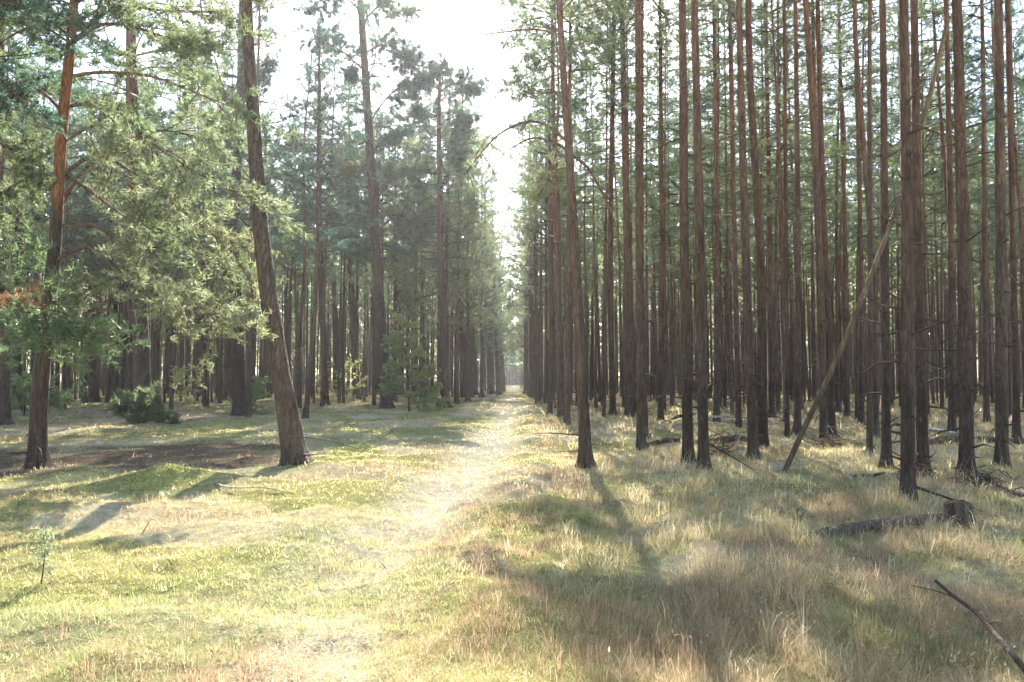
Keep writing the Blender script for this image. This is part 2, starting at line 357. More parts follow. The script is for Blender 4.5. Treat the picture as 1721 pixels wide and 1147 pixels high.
def crown_proto(seed, H, R, whorls, per, needle, K, ln, wd, shape='stand', dens=1.0, dead=0):
    c = Crown(seed); g = c.g
    for k in range(whorls):
        t = (k + g.random() * .6) / whorls; z = t * H
        if shape == 'stand': prof = (.35 + .65 * math.sin(math.pi * min(1, .25 + .75 * t))) * (1.05 - .55 * t ** 2)
        elif shape == 'old': prof = (.75 + .5 * g.random()) * (1.0 - .6 * max(0, t - .55) / .45)
        else: prof = 1.0 - .85 * t
        a0 = g.random() * 6.28
        for b in range(per):
            if g.random() < .18: continue
            a = a0 + b * 6.283 / per + g.normal(0, .35); up = {'stand': .15 + .8 * t, 'old': .05 + .8 * t, 'young': .25 + .6 * t}[shape]
            L = max(.35, R * prof * g.uniform(.7, 1.15))
            c.bough((0, 0, z), (math.cos(a), math.sin(a), up), L, .012 + .011 * L, droop=-.10 if shape != 'young' else -.03, dens=dens, start=.3 if shape != 'old' else .42)
    c.bough((0, 0, H * .93), (0, 0, 1), H * .09 + .3, .02, droop=0, dens=dens)
    for k in range(dead):                   # bare dead twigs below the living crown
        z = -g.random() * 4.5; a = g.random() * 6.28; L = g.uniform(.4, 1.3); d = np.array([math.cos(a), math.sin(a), g.normal(-.1, .2)])
        p = np.array([0, 0, z]); c.T.add(np.array([p, p + d * L * .5 + [0, 0, -.02], p + d * L + [0, 0, -.1]]), [.012, .008, .003], 3, cap=False)
    return c.mesh('crown', needle, K, ln, wd)
ST = [crown_proto(20 + k, H, R, wh, 4, NEEDLE if k != 1 else NEEDLE_BLUE, 8, .16, .022, 'stand', dens=.76, dead=18) for k, (H, R, wh) in enumerate(((9.5, 1.75, 14), (8, 1.6, 12), (10.5, 1.8, 15), (8.5, 1.45, 13)))]
OL = [crown_proto(30 + k, H, R, wh, 4, nm, 9, .18, .024, 'old', dens=.8, dead=6) for k, (H, R, wh, nm) in enumerate(((10, 2.8, 12, NEEDLE), (9, 2.5, 11, NEEDLE_BLUE), (12, 3.0, 14, NEEDLE_YEL)))]
YG = [crown_proto(40 + k, H, R, wh, 5, nm, 9, .17, .024, 'young', dens=.72) for k, (H, R, wh, nm) in enumerate(((11, 2.8, 18, NEEDLE_BLUE), (9, 2.5, 16, NEEDLE_YEL), (12, 2.7, 19, NEEDLE)))]
CROWN_H = {**{m.name: h for m, h in zip(ST, (9.5, 8, 10.5, 8.5))}, **{m.name: h for m, h in zip(OL, (10, 9, 12))}, **{m.name: h for m, h in zip(YG, (11, 9, 12))}}

# ------------------------------------------------------------------ pines
def trunk_mesh(pts, r0, r1, bark, seed, sides=14, n=40, stubs=8, flare=.35, rough=.10):
    T = Tubes(); m_ = n * 24; ix = np.unique((np.linspace(0, 1, n) ** 1.5 * (m_ - 1)).astype(int)); P = spline(pts, m_)[ix]; t = ix / (m_ - 1); n = len(P)
    rad = r0 + (r1 - r0) * t ** .9
    P = np.vstack([P[0] - [0, 0, .25], P]); rad = np.concatenate([[rad[0]], rad])
    # roots flare below
    T.add(P, rad, sides, rough=rough, seed=seed, flare=flare)
    g = np.random.default_rng(seed)
    for k in range(stubs):
        f = g.uniform(.08, .55); i_ = int(f * n) + 1; a = g.random() * 6.28; L = g.uniform(.08, .5) * (1 if g.random() < .7 else 2.2)
        d = np.array([math.cos(a), math.sin(a), g.normal(0, .25)]); p = P[i_] + d * rad[i_] * .8
        T.add(np.array([p, p + d * L * .5 + [0, 0, g.normal(0, .02)], p + d * L + [0, 0, g.normal(-.03, .05)]]), [.018, .011, .004], 4, cap=False)
    return T.mesh('trunk', bark), P, rad

TREES = []                                   # ground positions already taken
def pine(px, wb, wt, H, cb, cmesh, bark, label, group=None, cscale=None, seed=0, n=40, sides=14, name='pine_tree', stubs=8, d=None, flare=.6, rmax=None):
    """px: picture points up the trunk, base first; all at the base's distance"""
    b = gpt(*px[0]) if d is None else depth(px[0][0], px[0][1], d)
    b.z = float(hgt(b.x, b.y)); root = empty(name, b); tag(root, label, 'tree', group); TREES.append((b.x, b.y))
    pts = [np.array([0, 0, 0.0])]
    for q in px[1:]:
        v = depth(q[0], q[1], b.y) - b; pts.append(np.array(v))
    if pts[-1][2] < H:
        k = pts[-1] - pts[-2] if len(pts) > 1 else np.array([0, 0, 1.0]); k = k / max(k[2], .1); k[:2] *= .5
        rest = H - pts[-1][2]; pts.append(pts[-1] + k * rest * .5); k[:2] *= .6; pts.append(pts[-1] + k * rest * .5)
    sc_ = b.y / F; r0 = wb * sc_ / 2
    zt = max((depth(px[-1][0], px[-1][1], b.y) - b).z, 1) / H
    r1 = max(.035, r0 * (1 - (1 - wt / wb) / max(zt, .15) * .9)); r1 = max(.03, min(r1, r0 * .35))
    me, P, rad = trunk_mesh(pts, r0, r1, bark, seed + int(abs(px[0][0]) * 7), sides, n, stubs, flare)
    obj('trunk', me, root)
    if cmesh:
        zb = cb * H; i_ = int(np.argmin(abs(P[:, 2] - zb))); top = P[-1]
        s = (top[2] - P[i_][2]) / CROWN_H[cmesh.name]; cs = cscale or 1.0
        ax = Vector(top - P[i_]); q = Vector((0, 0, 1)).rotation_difference(ax); e = (q.to_matrix() @ Matrix.Rotation(seed * 1.7 + px[0][0], 3, 'Z')).to_euler()
        obj('crown', cmesh, root, P[i_], e, (cs, cs, s * 1.02))
    return root, P, rad

def limb(root, pts_px, d0, r, needle=None, dens=1.0, K=12, ln=.09, wd=.007, dz=0.0, seed=1, tufts=True, name='branch', bs=1.0):
    """a single bough seen in the picture, as its own part"""
    b = root.location; c = Crown(seed); g = c.g
    pts = [np.array(depth(x, y, d0 + dz * k / max(1, len(pts_px) - 1)) - b) for k, (x, y) in enumerate(pts_px)]
    P = spline(pts, 14); L = float(np.linalg.norm(np.diff(P, axis=0), axis=1).sum())
    c.T.add(P, np.linspace(r, r * .25, 14), 6, cap=False)
    if tufts:
        for k in range(4, 14):
            for _ in range(max(1, int(2 * dens))):
                ax = unit(P[k] - P[k - 1]); s_ = g.normal(size=3); s_[2] *= .45; s_ = unit(s_)
                c.bough(P[k], ax * .7 + s_, L * bs * g.uniform(.13, .36), r * .35, droop=-.04, fan=1.1, dens=1.15, start=.25, flat=.6)
    else:
        for k in range(3, 14):
            ax = unit(P[k] - P[k - 1]); s_ = g.normal(size=3); d = unit(ax * .8 + s_); l = g.uniform(.15, .5); q = P[k] + d * l
            c.T.add(np.array([P[k], P[k] + d * l * .6 + g.normal(0, .02, 3), q]), [r * .3, r * .2, r * .1], 3, cap=False)
        c.P.append(P[-1]); c.D.append(unit(P[-1] - P[-2]))
    return obj(name, c.mesh(name, needle or NEEDLE_YEL, K, ln, wd), root)

# --- left of the track
l1, P1, _ = pine([(63, 787), (64, 720), (70, 620), (84, 500), (93, 400), (104, 220), (123, 30)], 30, 17, 14, .55, YG[1], BARK_RED, 'crooked orange-barked pine at far left with low drooping boughs', seed=3, n=70, sides=20, cscale=.85)
d1 = l1.location.y
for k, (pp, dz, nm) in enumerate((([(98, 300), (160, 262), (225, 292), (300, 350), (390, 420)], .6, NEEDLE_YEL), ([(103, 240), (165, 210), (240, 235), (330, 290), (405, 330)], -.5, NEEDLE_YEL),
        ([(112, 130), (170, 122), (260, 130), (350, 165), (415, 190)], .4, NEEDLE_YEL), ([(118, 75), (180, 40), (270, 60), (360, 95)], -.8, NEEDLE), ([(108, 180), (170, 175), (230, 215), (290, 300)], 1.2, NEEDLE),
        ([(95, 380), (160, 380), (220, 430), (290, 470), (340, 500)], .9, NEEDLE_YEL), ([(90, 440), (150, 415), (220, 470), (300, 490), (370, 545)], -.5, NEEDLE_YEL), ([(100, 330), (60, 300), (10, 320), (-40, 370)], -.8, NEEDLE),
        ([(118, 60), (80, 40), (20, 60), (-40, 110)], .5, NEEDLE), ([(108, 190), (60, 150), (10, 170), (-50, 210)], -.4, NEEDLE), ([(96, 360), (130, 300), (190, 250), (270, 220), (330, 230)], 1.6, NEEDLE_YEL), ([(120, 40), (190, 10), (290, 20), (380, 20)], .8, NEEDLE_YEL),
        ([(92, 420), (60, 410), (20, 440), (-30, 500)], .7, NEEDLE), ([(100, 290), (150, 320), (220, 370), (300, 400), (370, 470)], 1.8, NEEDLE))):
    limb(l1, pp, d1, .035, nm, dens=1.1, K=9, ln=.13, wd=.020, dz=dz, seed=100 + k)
e0 = depth(-150, 760, 11.3)
l0, P0, _ = pine([(-150, 800), (-140, 500), (-120, 0)], 30, 18, 15, .45, YG[0], BARK_STAND, 'pine at the left picture edge with dark overhanging boughs', seed=5, d=None)
d0 = l0.location.y
for k, (pp, dz, nm) in enumerate((([(-140, 450), (-60, 440), (10, 500), (70, 545), (110, 570)], -.8, NEEDLE), ([(-130, 400), (-70, 420), (0, 480), (60, 510), (120, 540)], -.4, NEEDLE),
        ([(-130, 100), (-60, 0), (20, 0), (110, 30)], -.5, NEEDLE_BLUE), ([(-130, 250), (-60, 150), (0, 140), (60, 190)], .5, NEEDLE_BLUE), ([(-130, 330), (-60, 250), (0, 240), (50, 290)], .6, NEEDLE))):
    limb(l0, pp, d0, .03, nm, dens=1.1, K=9, ln=.13, wd=.020, dz=dz, seed=150 + k)
limb(l0, [(-135, 440), (-90, 480), (-40, 515), (-14, 530)], d0, .015, NEEDLE_DEAD, dens=.8, K=10, seed=171, dz=-1.2)
limb(l0, [(-120, 330), (-40, 340), (5, 390), (19, 430), (17, 475)], d0, .018, NEEDLE_DEAD, tufts=False, dz=-1.5, seed=172)
pine([(497, 782), (482, 690), (466, 590), (440, 400), (426, 200), (415, 0)], 41, 24, 18, .62, OL[0], BARK_OLD, 'thick leaning pine standing alone in the sunny clearing', seed=1, n=120, sides=32, stubs=3, flare=.45)
r9, P9, _ = pine([(650, 686), (638, 520), (625, 300), (613, 110), (606, 10)], 20, 10, 22.5, .62, OL[1], BARK_OLD, 'tall open-crowned pine with bare upper branches left of the track', seed=9, n=70, stubs=10)
d9 = r9.location.y
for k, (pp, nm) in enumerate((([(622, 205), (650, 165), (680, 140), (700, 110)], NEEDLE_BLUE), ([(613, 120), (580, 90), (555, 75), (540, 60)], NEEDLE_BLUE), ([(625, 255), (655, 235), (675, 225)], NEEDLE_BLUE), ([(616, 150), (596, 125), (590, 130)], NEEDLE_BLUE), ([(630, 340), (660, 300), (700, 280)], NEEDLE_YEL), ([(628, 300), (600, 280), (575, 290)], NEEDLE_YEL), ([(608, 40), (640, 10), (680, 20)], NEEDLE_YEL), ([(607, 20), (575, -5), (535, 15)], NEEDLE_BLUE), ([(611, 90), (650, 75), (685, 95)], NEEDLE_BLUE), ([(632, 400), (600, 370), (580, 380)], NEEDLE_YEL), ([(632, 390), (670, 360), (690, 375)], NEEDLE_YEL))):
    limb(r9, pp, d9, .06, nm, dens=1.6, K=11, ln=.20, wd=.03, seed=200 + k, dz=(k % 3 - 1) * .8, bs=1.15)
r10, _, _ = pine([(750, 686), (742, 480), (738, 230), (739, 130)], 14, 6, 17.5, .64, OL[1], BARK_OLD, 'straight dark pine with small tufted top beside the track', seed=10, cscale=.7, n=60)
for k, pp in enumerate(([(739, 165), (715, 145), (700, 150)], [(739, 155), (765, 140), (790, 152)], [(739, 135), (742, 122), (744, 112)], [(739, 200), (715, 188), (703, 194)], [(739, 210), (768, 195), (785, 204)], [(739, 150), (725, 130), (720, 125)], [(739, 250), (765, 240), (790, 262)])):
    limb(r10, pp, r10.location.y, .04, NEEDLE_BLUE if k < 5 else NEEDLE_YEL, dens=1.6, K=11, ln=.2, wd=.03, seed=240 + k, dz=(k % 3 - 1) * .6, bs=1.8)
pine([(403, 698), (396, 520), (393, 370), (404, 190), (406, 60)], 23, 12, 20, .55, OL[2], BARK_OLD, 'stout dark pine with a small leafy shrub at its foot', seed=11, n=60)
pine([(243, 708), (235, 500), (224, 250), (220, 60)], 27, 16, 21, .5, OL[0], BARK_OLD, 'broad pine rising from a dark green bush at left', seed=12)
pine([(158, 676), (152, 500), (150, 320)], 17, 11, 21, .55, OL[2], BARK_OLD, 'dark pine just right of the crooked orange pine', seed=13)
pine([(193, 670), (191, 500), (189, 330)], 16, 10, 22, .5, OL[1], BARK_OLD, 'pine between the dark bush and the second pine from left', seed=14)
pine([(285, 662), (282, 500), (280, 380)], 12, 9, 22, .5, OL[0], BARK_OLD, 'slim dark pine right of the dark green bush', seed=15)
pine([(8, 712), (4, 560), (0, 400)], 20, 16, 18, .5, OL[0], BARK_OLD, 'pine cut by the left picture edge', seed=16)
pine([(30, 690), (27, 560), (25, 400)], 15, 11, 18, .5, OL[1], BARK_OLD, 'slim pine close to the left edge pine', seed=17)
pine([(513, 706), (520, 640), (527, 560), (533, 430), (534, 320)], 10, 8, 15, .42, YG[0], BARK_STAND, 'slender crooked pine just behind the thick leaning pine', seed=18, n=60)
pine([(547, 681), (541, 500), (538, 360)], 12, 8, 20, .45, YG[0], BARK_OLD, 'straight pine right of the slender crooked pine', seed=19)
pine([(600, 672), (592, 520), (588, 400)], 13, 9, 19, .42, YG[1], BARK_OLD, 'pine in shade just left of the tall open-crowned pine', seed=20)
pine([(632, 664), (628, 540), (624, 420)], 11, 8, 19, .5, YG[2], BARK_OLD, 'pine half hidden behind the tall open-crowned pine', seed=21)
pine([(672, 664), (672, 500), (662, 370)], 9, 6, 16, .5, YG[1], BARK_RED, 'reddish forked-looking pine behind the leafy sapling', seed=22)
pine([(785, 668), (776, 560), (766, 450), (768, 360)], 16, 11, 23, .40, YG[2], BARK_OLD, 'curved dark pine right of the straight tuft-topped pine', seed=23, cscale=1.2)
pine([(797, 664), (790, 520), (783, 400)], 13, 9, 24.5, .36, YG[1], BARK_OLD, 'dark pine touching the curved pine by the track', seed=24, cscale=1.4)
pine([(826, 662), (820, 540), (816, 430)], 11, 7, 21, .3, YG[0], BARK_OLD, 'pine nearest the track end on its left side', seed=25, cscale=1.15)
pine([(448, 668), (446, 420), (446, 240)], 10, 8, 22, .45, YG[1], BARK_STAND, 'thin pine showing right behind the leaning pine', seed=26)
pine([(380, 672), (384, 520), (378, 280), (376, 200)], 12, 8, 19, .5, OL[0], BARK_RED, 'thin reddish pine left of the stout dark pine', seed=27)

pine([(846, 658), (842, 560), (840, 470)], 8, 6, 17, .16, YG[0], BARK_OLD, 'dense dark young pine crowding the left side of the track end', seed=28, cscale=1.0)
pine([(838, 664), (834, 560), (830, 470)], 9, 6, 16, .22, YG[2], BARK_OLD, 'bushy pine left of the track with boughs down low', seed=29, cscale=.9)
pine([(697, 664), (694, 540), (690, 440)], 9, 6, 19, .28, YG[1], BARK_OLD, 'light green bushy pine behind the pale sapling', seed=30, cscale=1.1)
pine([(484, 664), (482, 540), (480, 440)], 11, 8, 24, .35, YG[0], BARK_OLD, 'tall bluish bushy pine right behind the leaning pine', seed=61, cscale=1.35)
pine([(566, 667), (563, 540), (560, 440)], 11, 8, 22, .32, YG[2], BARK_OLD, 'dense bushy pine between the crooked pine and the tall pine', seed=62, cscale=1.3)
pine([(335, 664), (332, 540), (330, 440)], 11, 8, 21, .35, YG[1], BARK_OLD, 'bushy light green pine left of the stout dark pine', seed=63, cscale=1.3)
pine([(110, 668), (108, 540), (106, 440)], 12, 8, 22, .35, YG[2], BARK_OLD, 'bushy pine behind the crooked orange pine', seed=64, cscale=1.2)

for k, (x_, y_, H_, cb_, cs_, cm_, lab_) in enumerate(((-3.4, 50, 16.5, .25, 1.1, 2, 'bushy pine beside the far track, left side, behind the curved pine'), (-2.9, 60, 21.5, .25, 1.4, 1, 'bushy pale pine leaning its boughs over the far track from the left'), (-2.6, 76, 24, .15, 1.5, 2, 'farthest bushy pine on the left side of the track'),
        (1.9, 46, 21, .45, 1.15, 1, 'light green pine with boughs over the track behind the slim pair'), (2.0, 58, 21, .3, 1.4, 1, 'pale sunlit bushy pine along the far right side of the track'), (1.8, 80, 24, .15, 1.5, 1, 'farthest bushy pine on the right side of the track'))):
    v_ = Vector((x_, y_, 0)) - Vector((0, 0, HC)); v_ = CM.transposed() @ v_; bx, by = CX + F * v_.x / -v_.z, CY - F * v_.y / -v_.z
    pine([(bx, by), (bx, by - 100)], 8, 6, H_, cb_, YG[cm_], BARK_STAND, lab_, seed=80 + k, cscale=cs_)
# --- right of the track
pine([(884, 662), (884, 560), (884, 470)], 8, 6, 19, .17, YG[1], BARK_STAND, 'yellow-green young pine overhanging the far right side of the track', seed=65, cscale=1.15)
pine([(893, 668), (893, 560), (891, 430)], 9, 6, 24, .28, YG[1], BARK_STAND, 'sunlit bushy pine at the far stand edge right of the track', seed=66, cscale=1.35)
r1_, PR1, _ = pine([(985, 788), (978, 640), (968, 440), (955, 240), (940, 0)], 21, 13, 19, .58, ST[2], BARK_STAND, 'front pine at the stand corner beside the track, lowest branches arching', seed=31, n=90, sides=22)
dR = r1_.location.y
limb(r1_, [(955, 240), (920, 212), (885, 205), (840, 225), (805, 262), (785, 290)], dR, .035, NEEDLE_YEL, dens=.5, K=9, ln=.08, wd=.012, seed=301, dz=.8, tufts=True)
limb(r1_, [(958, 255), (930, 240), (895, 232), (860, 250), (830, 275)], dR, .03, NEEDLE_YEL, dens=.8, K=9, seed=302, dz=1.4, tufts=False)
limb(r1_, [(958, 258), (990, 285), (1020, 340), (1035, 380), (1045, 430)], dR, .035, NEEDLE_YEL, seed=303, dz=1.0, tufts=False)
limb(r1_, [(945, 60), (900, 50), (840, 55), (800, 62)], dR, .022, NEEDLE_YEL, seed=304, dz=.8, tufts=False)
for k, pp in enumerate(([(943, 60), (915, 30), (880, 40), (850, 70)], [(947, 120), (915, 100), (885, 115)], [(950, 170), (925, 150), (895, 165), (865, 150)], [(958, 280), (930, 290), (905, 330)], [(946, 100), (985, 70), (1020, 85)], [(941, 20), (980, -10), (1020, 10)])):
    limb(r1_, pp, dR + .01, .02, NEEDLE_YEL if k % 2 else NEEDLE, dens=1.0, K=7, ln=.09, wd=.012, seed=320 + k, dz=(1.6, .8, 2.0, 1.2, 1.5, 1.0)[k])
RIGHT = [
 ([(1078, 762), (1074, 400), (1072, 0)], 20, 14, 'pine between the corner pine and the close pair'),
 ([(1157, 792), (1150, 400), (1147, 0)], 25, 20, 'left trunk of the close pair of pines near the centre'),
 ([(1183, 802), (1176, 400), (1167, 0)], 24, 23, 'right reddish trunk of the close pair of pines near the centre'),
 ([(1266, 778), (1256, 500), (1248, 250), (1242, 0)], 22, 15, 'pine midway between the close pair and the leaning dead pole'),
 ([(1490, 797), (1487, 400), (1483, 0)], 20, 15, 'pine left of the nearest dark pine, crossed by the dead pole'),
 ([(1527, 866), (1524, 400), (1518, 0)], 29, 24, 'nearest dark-based pine of the stand, by the mossy stump'),
 ([(1551, 806), (1546, 560), (1540, 250), (1536, 0)], 25, 16, 'brown pine half hidden behind the nearest dark pine'),
 ([(1626, 822), (1619, 400), (1608, 0)], 31, 23, 'sturdy pine right behind the tree stump, brushwood at its foot'),
 ([(1684, 797), (1682, 400), (1677, 0)], 26, 17, 'pine next to the right picture edge with dark foot'),
 ([(1709, 748), (1702, 400), (1693, 0)], 16, 13, 'thin pine cut close to the right picture edge'),
 ([(928, 687), (926, 400), (922, 180)], 14, 9, 'dark pine first behind the corner pine along the track'),
 ([(943, 707), (935, 400), (930, 180)], 14, 9, 'left of two slim pines just left of the corner pine'),
 ([(953, 716), (954, 500), (957, 300)], 14, 10, 'right of two slim pines just left of the corner pine'),
 ([(1030, 705), (1026, 400), (1033, 0)], 14, 8, 'slim pine right of the corner pine, bent slightly above'),
 ([(1057, 705), (1053, 400), (1045, 0)], 18, 11, 'pine behind the trunk between corner pine and close pair'),
 ([(1242, 727), (1234, 400), (1228, 100)], 14, 9, 'reddish slim pine left of the pine before the dead pole'),
 ([(1323, 747), (1321, 400), (1318, 0)], 10, 7, 'very thin mossy green-sided pine by the foot of the dead pole'),
 ([(1340, 738), (1341, 400), (1338, 100)], 15, 10, 'dark pine behind the foot of the leaning dead pole'),
 ([(1386, 748), (1372, 300), (1354, 0)], 18, 11, 'left of three close stems behind the leaning dead pole'),
 ([(1399, 743), (1382, 300), (1374, 0)], 15, 10, 'right of three close stems behind the leaning dead pole'),
 ([(1392, 722), (1374, 300), (1365, 0)], 11, 8, 'sunlit middle one of three close stems behind the pole'),
 ([(1472, 745), (1470, 500), (1440, 100), (1437, 0)], 14, 8, 'forked-looking pine left of the trunk crossed by the pole'),
 ([(1448, 718), (1446, 400), (1436, 0)], 12, 8, 'slim pine standing right of the three close stems'),
 ([(1600, 737), (1598, 400), (1590, 0)], 16, 10, 'pine showing between the sturdy pine and the nearest dark pine'),
 ([(1658, 716), (1655, 400), (1652, 100)], 13, 9, 'thin pine between the sturdy pine and the edge pine'),
 ([(906, 673), (902, 500), (898, 320)], 9, 6, 'last distinct slim pine of the row along the track'),
 ([(1110, 712), (1112, 400), (1110, 100)], 13, 9, 'pine standing in the gap left of the close pair'),
 ([(1205, 716), (1205, 400), (1200, 0)], 13, 8, 'slim pine just right of the close pair of pines'),
 ([(1297, 708), (1294, 400), (1286, 0)], 13, 8, 'pine in the gap right before the thin mossy pine'),
 ([(1424, 704), (1420, 400), (1412, 100)], 12, 8, 'slim dark pine second right of the three close stems'),
]
for k, (px, wb, wt, lab) in enumerate(RIGHT):
    H = 17.5 + 3.5 * ((k * 37) % 10) / 10
    pine(px, wb * .76, wt * .76, H, .58 + .06 * (k % 3), (OL[0] if k > 10 else YG[2]) if k in (11, 12, 10) else ST[k % 4], BARK_STAND, lab, 'pines at the front of the right stand', seed=50 + k, cscale=.8 if k in (11, 12, 10) else None, n=70 if wb > 19 else 36, sides=20 if wb > 19 else 12, stubs=26, flare=.6)  # the three by the track carry crowns shaped for the shade they cast

# --- the rest of the pines one can tell apart
TP = []
for k in range(6):
    g = np.random.default_rng(500 + k); H = 20.0
    pts = [np.array([0, 0, 0.0])] + [np.array([g.normal(0, .05 + .1 * f), g.normal(0, .05 + .1 * f), f * H]) for f in (.2, .45, .7, 1.0)]
    TP.append(trunk_mesh(pts, .115, .03, BARK_STAND if k < 4 else BARK_OLD, 600 + k, 8, 18, 14, .25)[0])
grid_r = random.Random(3)
cand = []
yy = 15.0
while yy < 75:                              # planted rows
    for side in (-1, 1):
        x = (1.7 if side > 0 else 4.2)
        while x < .80 * yy + 4:
            X0 = side * x + grid_r.gauss(0, .38); Y0 = yy + grid_r.gauss(0, .55)
            ok = True
            if side < 0:
                if Y0 < 42 + 3 * math.sin(x) and grid_r.random() < .80: ok = False
                if Y0 < 27 or (Y0 < 38 and x < 9): ok = False
                if Y0 > 42 and x > 3 and grid_r.random() < .25: ok = False
            elif Y0 < 26 and grid_r.random() < .70: ok = False
            elif grid_r.random() < .24: ok = False
            if ok and all((X0 - a) ** 2 + (Y0 - b) ** 2 > 1.3 for a, b in TREES): cand.append((X0, Y0)); TREES.append((X0, Y0))
            x += (1.75 if side > 0 else 2.3)
    yy += 1.95
cand.sort(key=lambda p: p[1])
NEARN = 300 - 70
near, rest = cand[:NEARN], cand[NEARN:]
def sector(x, y):
    px = CX + F * (x / y) + 8
    if x > 0:
        where = next(t for lim, t in ((985, 'left of the corner pine by the track'), (1150, 'between the corner pine and the close pair'), (1310, 'between the close pair and the leaning dead pole'), (1480, 'behind the leaning dead pole'), (1620, 'behind the nearest dark pine'), (9999, 'right of the sturdy pine by the stump')) if px < lim)
        return ('slim second-row pine, ' if y < 28 else 'thin pine deep in the right stand, ') + where, 'pines of the right stand ' + where
    where = next(t for lim, t in ((240, 'left of the dark green bush'), (480, 'between the dark bush and the leaning pine'), (650, 'between the leaning pine and the tall open-crowned pine'), (9999, 'between the tall open-crowned pine and the track')) if px < lim)
    return ('lone pine before the left stand ' if y < 40 else 'thin dark far pine ') + where, 'pines of the left stand ' + where
for (x, y) in near:
    s = 1 if x > 0 else -1
    lab, grp = sector(x, y)
    e = empty('pine_tree', (x, y, float(hgt(x, y)))); tag(e, lab, 'tree', grp)
    hs = grid_r.uniform(.86, 1.10); rs = grid_r.choice((.55, .65, .75, .85, 1.0)) * (1.0 if s > 0 else 1.15)
    tl = (grid_r.gauss(0, .012), grid_r.gauss(0, .014)); e.rotation_euler = (tl[0], tl[1], grid_r.random() * 6.28)
    obj('trunk', TP[grid_r.randrange(4) if s > 0 else grid_r.randrange(6)], e, scale=(rs, rs, hs))
    cm = ST[grid_r.randrange(4)] if s > 0 or grid_r.random() < .35 else (OL + YG)[grid_r.randrange(6)]
    ch = CROWN_H[cm.name]; k = grid_r.uniform(.85, 1.15); zb = 20 * hs - ch * k
    obj('crown', cm, e, (0, 0, zb), None, (k * (1.0 if s > 0 else .9),) * 2 + (k,))

# --- the far wood that reads as one mass
def far_wood(name, pts, seed, label):
    g = np.random.default_rng(seed); P = np.array(pts); n = len(P)
    H = g.uniform(17, 21.5, n); end = (P[:, 1] > 150) & (abs(P[:, 0]) < 17); H[end] = g.uniform(7, 15, end.sum()); r = g.uniform(.065, .115, n); lean = g.normal(0, .25, (n, 2)); S = 5
    a = np.arange(S) * 6.283 / S; zs = np.array([-.2, 3, 6, 1.0]); rr = np.array([1, .9, .8, .15])
    V = np.zeros((n, 4, S, 3))
    for k in range(4):
        z = H if k == 3 else np.full(n, zs[k]); f = (z / H)[:, None]
        V[:, k, :, 0] = P[:, :1] + lean[:, :1] * f + (r * rr[k])[:, None] * np.cos(a); V[:, k, :, 1] = P[:, 1:] + lean[:, 1:] * f + (r * rr[k])[:, None] * np.sin(a); V[:, k, :, 2] = z[:, None]
    b = (np.arange(n) * 4 * S)[:, None, None] + (np.arange(3) * S)[None, :, None]; j = np.arange(S)[None, None]; j2 = (j + 1) % S
    Q = np.stack([b + j, b + j2, b + S + j2, b + S + j], -1).reshape(-1, 4)
    K = 120; t = g.random((n, K)) ** .8; cb = np.where(P[:, 1] > 92, g.uniform(.02, .45, n), g.uniform(.42, .54, n)); cb[end] = .01
    # clumps: needles gather round branch ends
    NB = 22; bi = g.integers(0, NB, (n, K)); bt = g.random((n, NB)); ba = g.random((n, NB)) * 6.283; bl = g.uniform(.5, 1.0, (n, NB)) * 1.7 * (1.05 - .7 * bt)
    tt = np.take_along_axis(bt, bi, 1); aa = np.take_along_axis(ba, bi, 1); ll = np.take_along_axis(bl, bi, 1) * (.35 + .65 * g.random((n, K)))
    z = H[:, None] * (cb[:, None] + (1 - cb[:, None]) * tt) + ll * .25 + g.normal(0, .22, (n, K)); f = z / H[:, None]
    C = np.stack([P[:, :1] + lean[:, :1] * f + np.cos(aa) * ll + g.normal(0, .2, (n, K)), P[:, 1:] + lean[:, 1:] * f + np.sin(aa) * ll + g.normal(0, .2, (n, K)), z], -1).reshape(-1, 3)
    u = g.normal(size=C.shape); u /= np.linalg.norm(u, axis=1)[:, None]; w_ = np.cross(u, g.normal(size=C.shape)); w_ /= np.linalg.norm(w_, axis=1)[:, None]
    wz = np.repeat(np.where(P[:, 1] > 92, .22, .13), K)[:, None]
    T = np.stack([C - w_ * wz, C + w_ * wz, C + u * .75], 1).reshape(-1, 3)
    vt = V.reshape(-1, 3); tris = np.arange(len(T)).reshape(-1, 3) + len(vt)
    mi = np.concatenate([np.zeros(len(Q)), np.ones(len(tris))])
    o = obj(name, mesh_np(name, np.concatenate([vt, T]), tris, Q, [BARK_STAND, NEEDLE], mat_idx=mi)); tag(o, label, 'wood', kind='stuff'); return o
far = list(rest)
g = random.Random(8); yl = max(p[1] for p in cand) + 2
yy = yl
while yy < 235:
    for side in (-1, 1):
        x = 1.8 if side > 0 else 3.8
        while x < min(.80 * yy + 6, 120):
            if g.random() < (.82 if yy < 110 else .6): far.append((side * x + g.gauss(0, .45), yy + g.gauss(0, .7)))
            x += 2.3 if yy < 110 else 3.2
    yy += 2.4 if yy < 110 else 4.0
for x in np.arange(-14, 16, .14): far.append((x + g.gauss(0, .3), 172 + g.gauss(0, 6)))
far_wood('distant_pine_wood', far, 77, 'far pine wood closing the view on both sides of the track')
print('near', len(near), 'rest', len(rest), 'far', len(far))

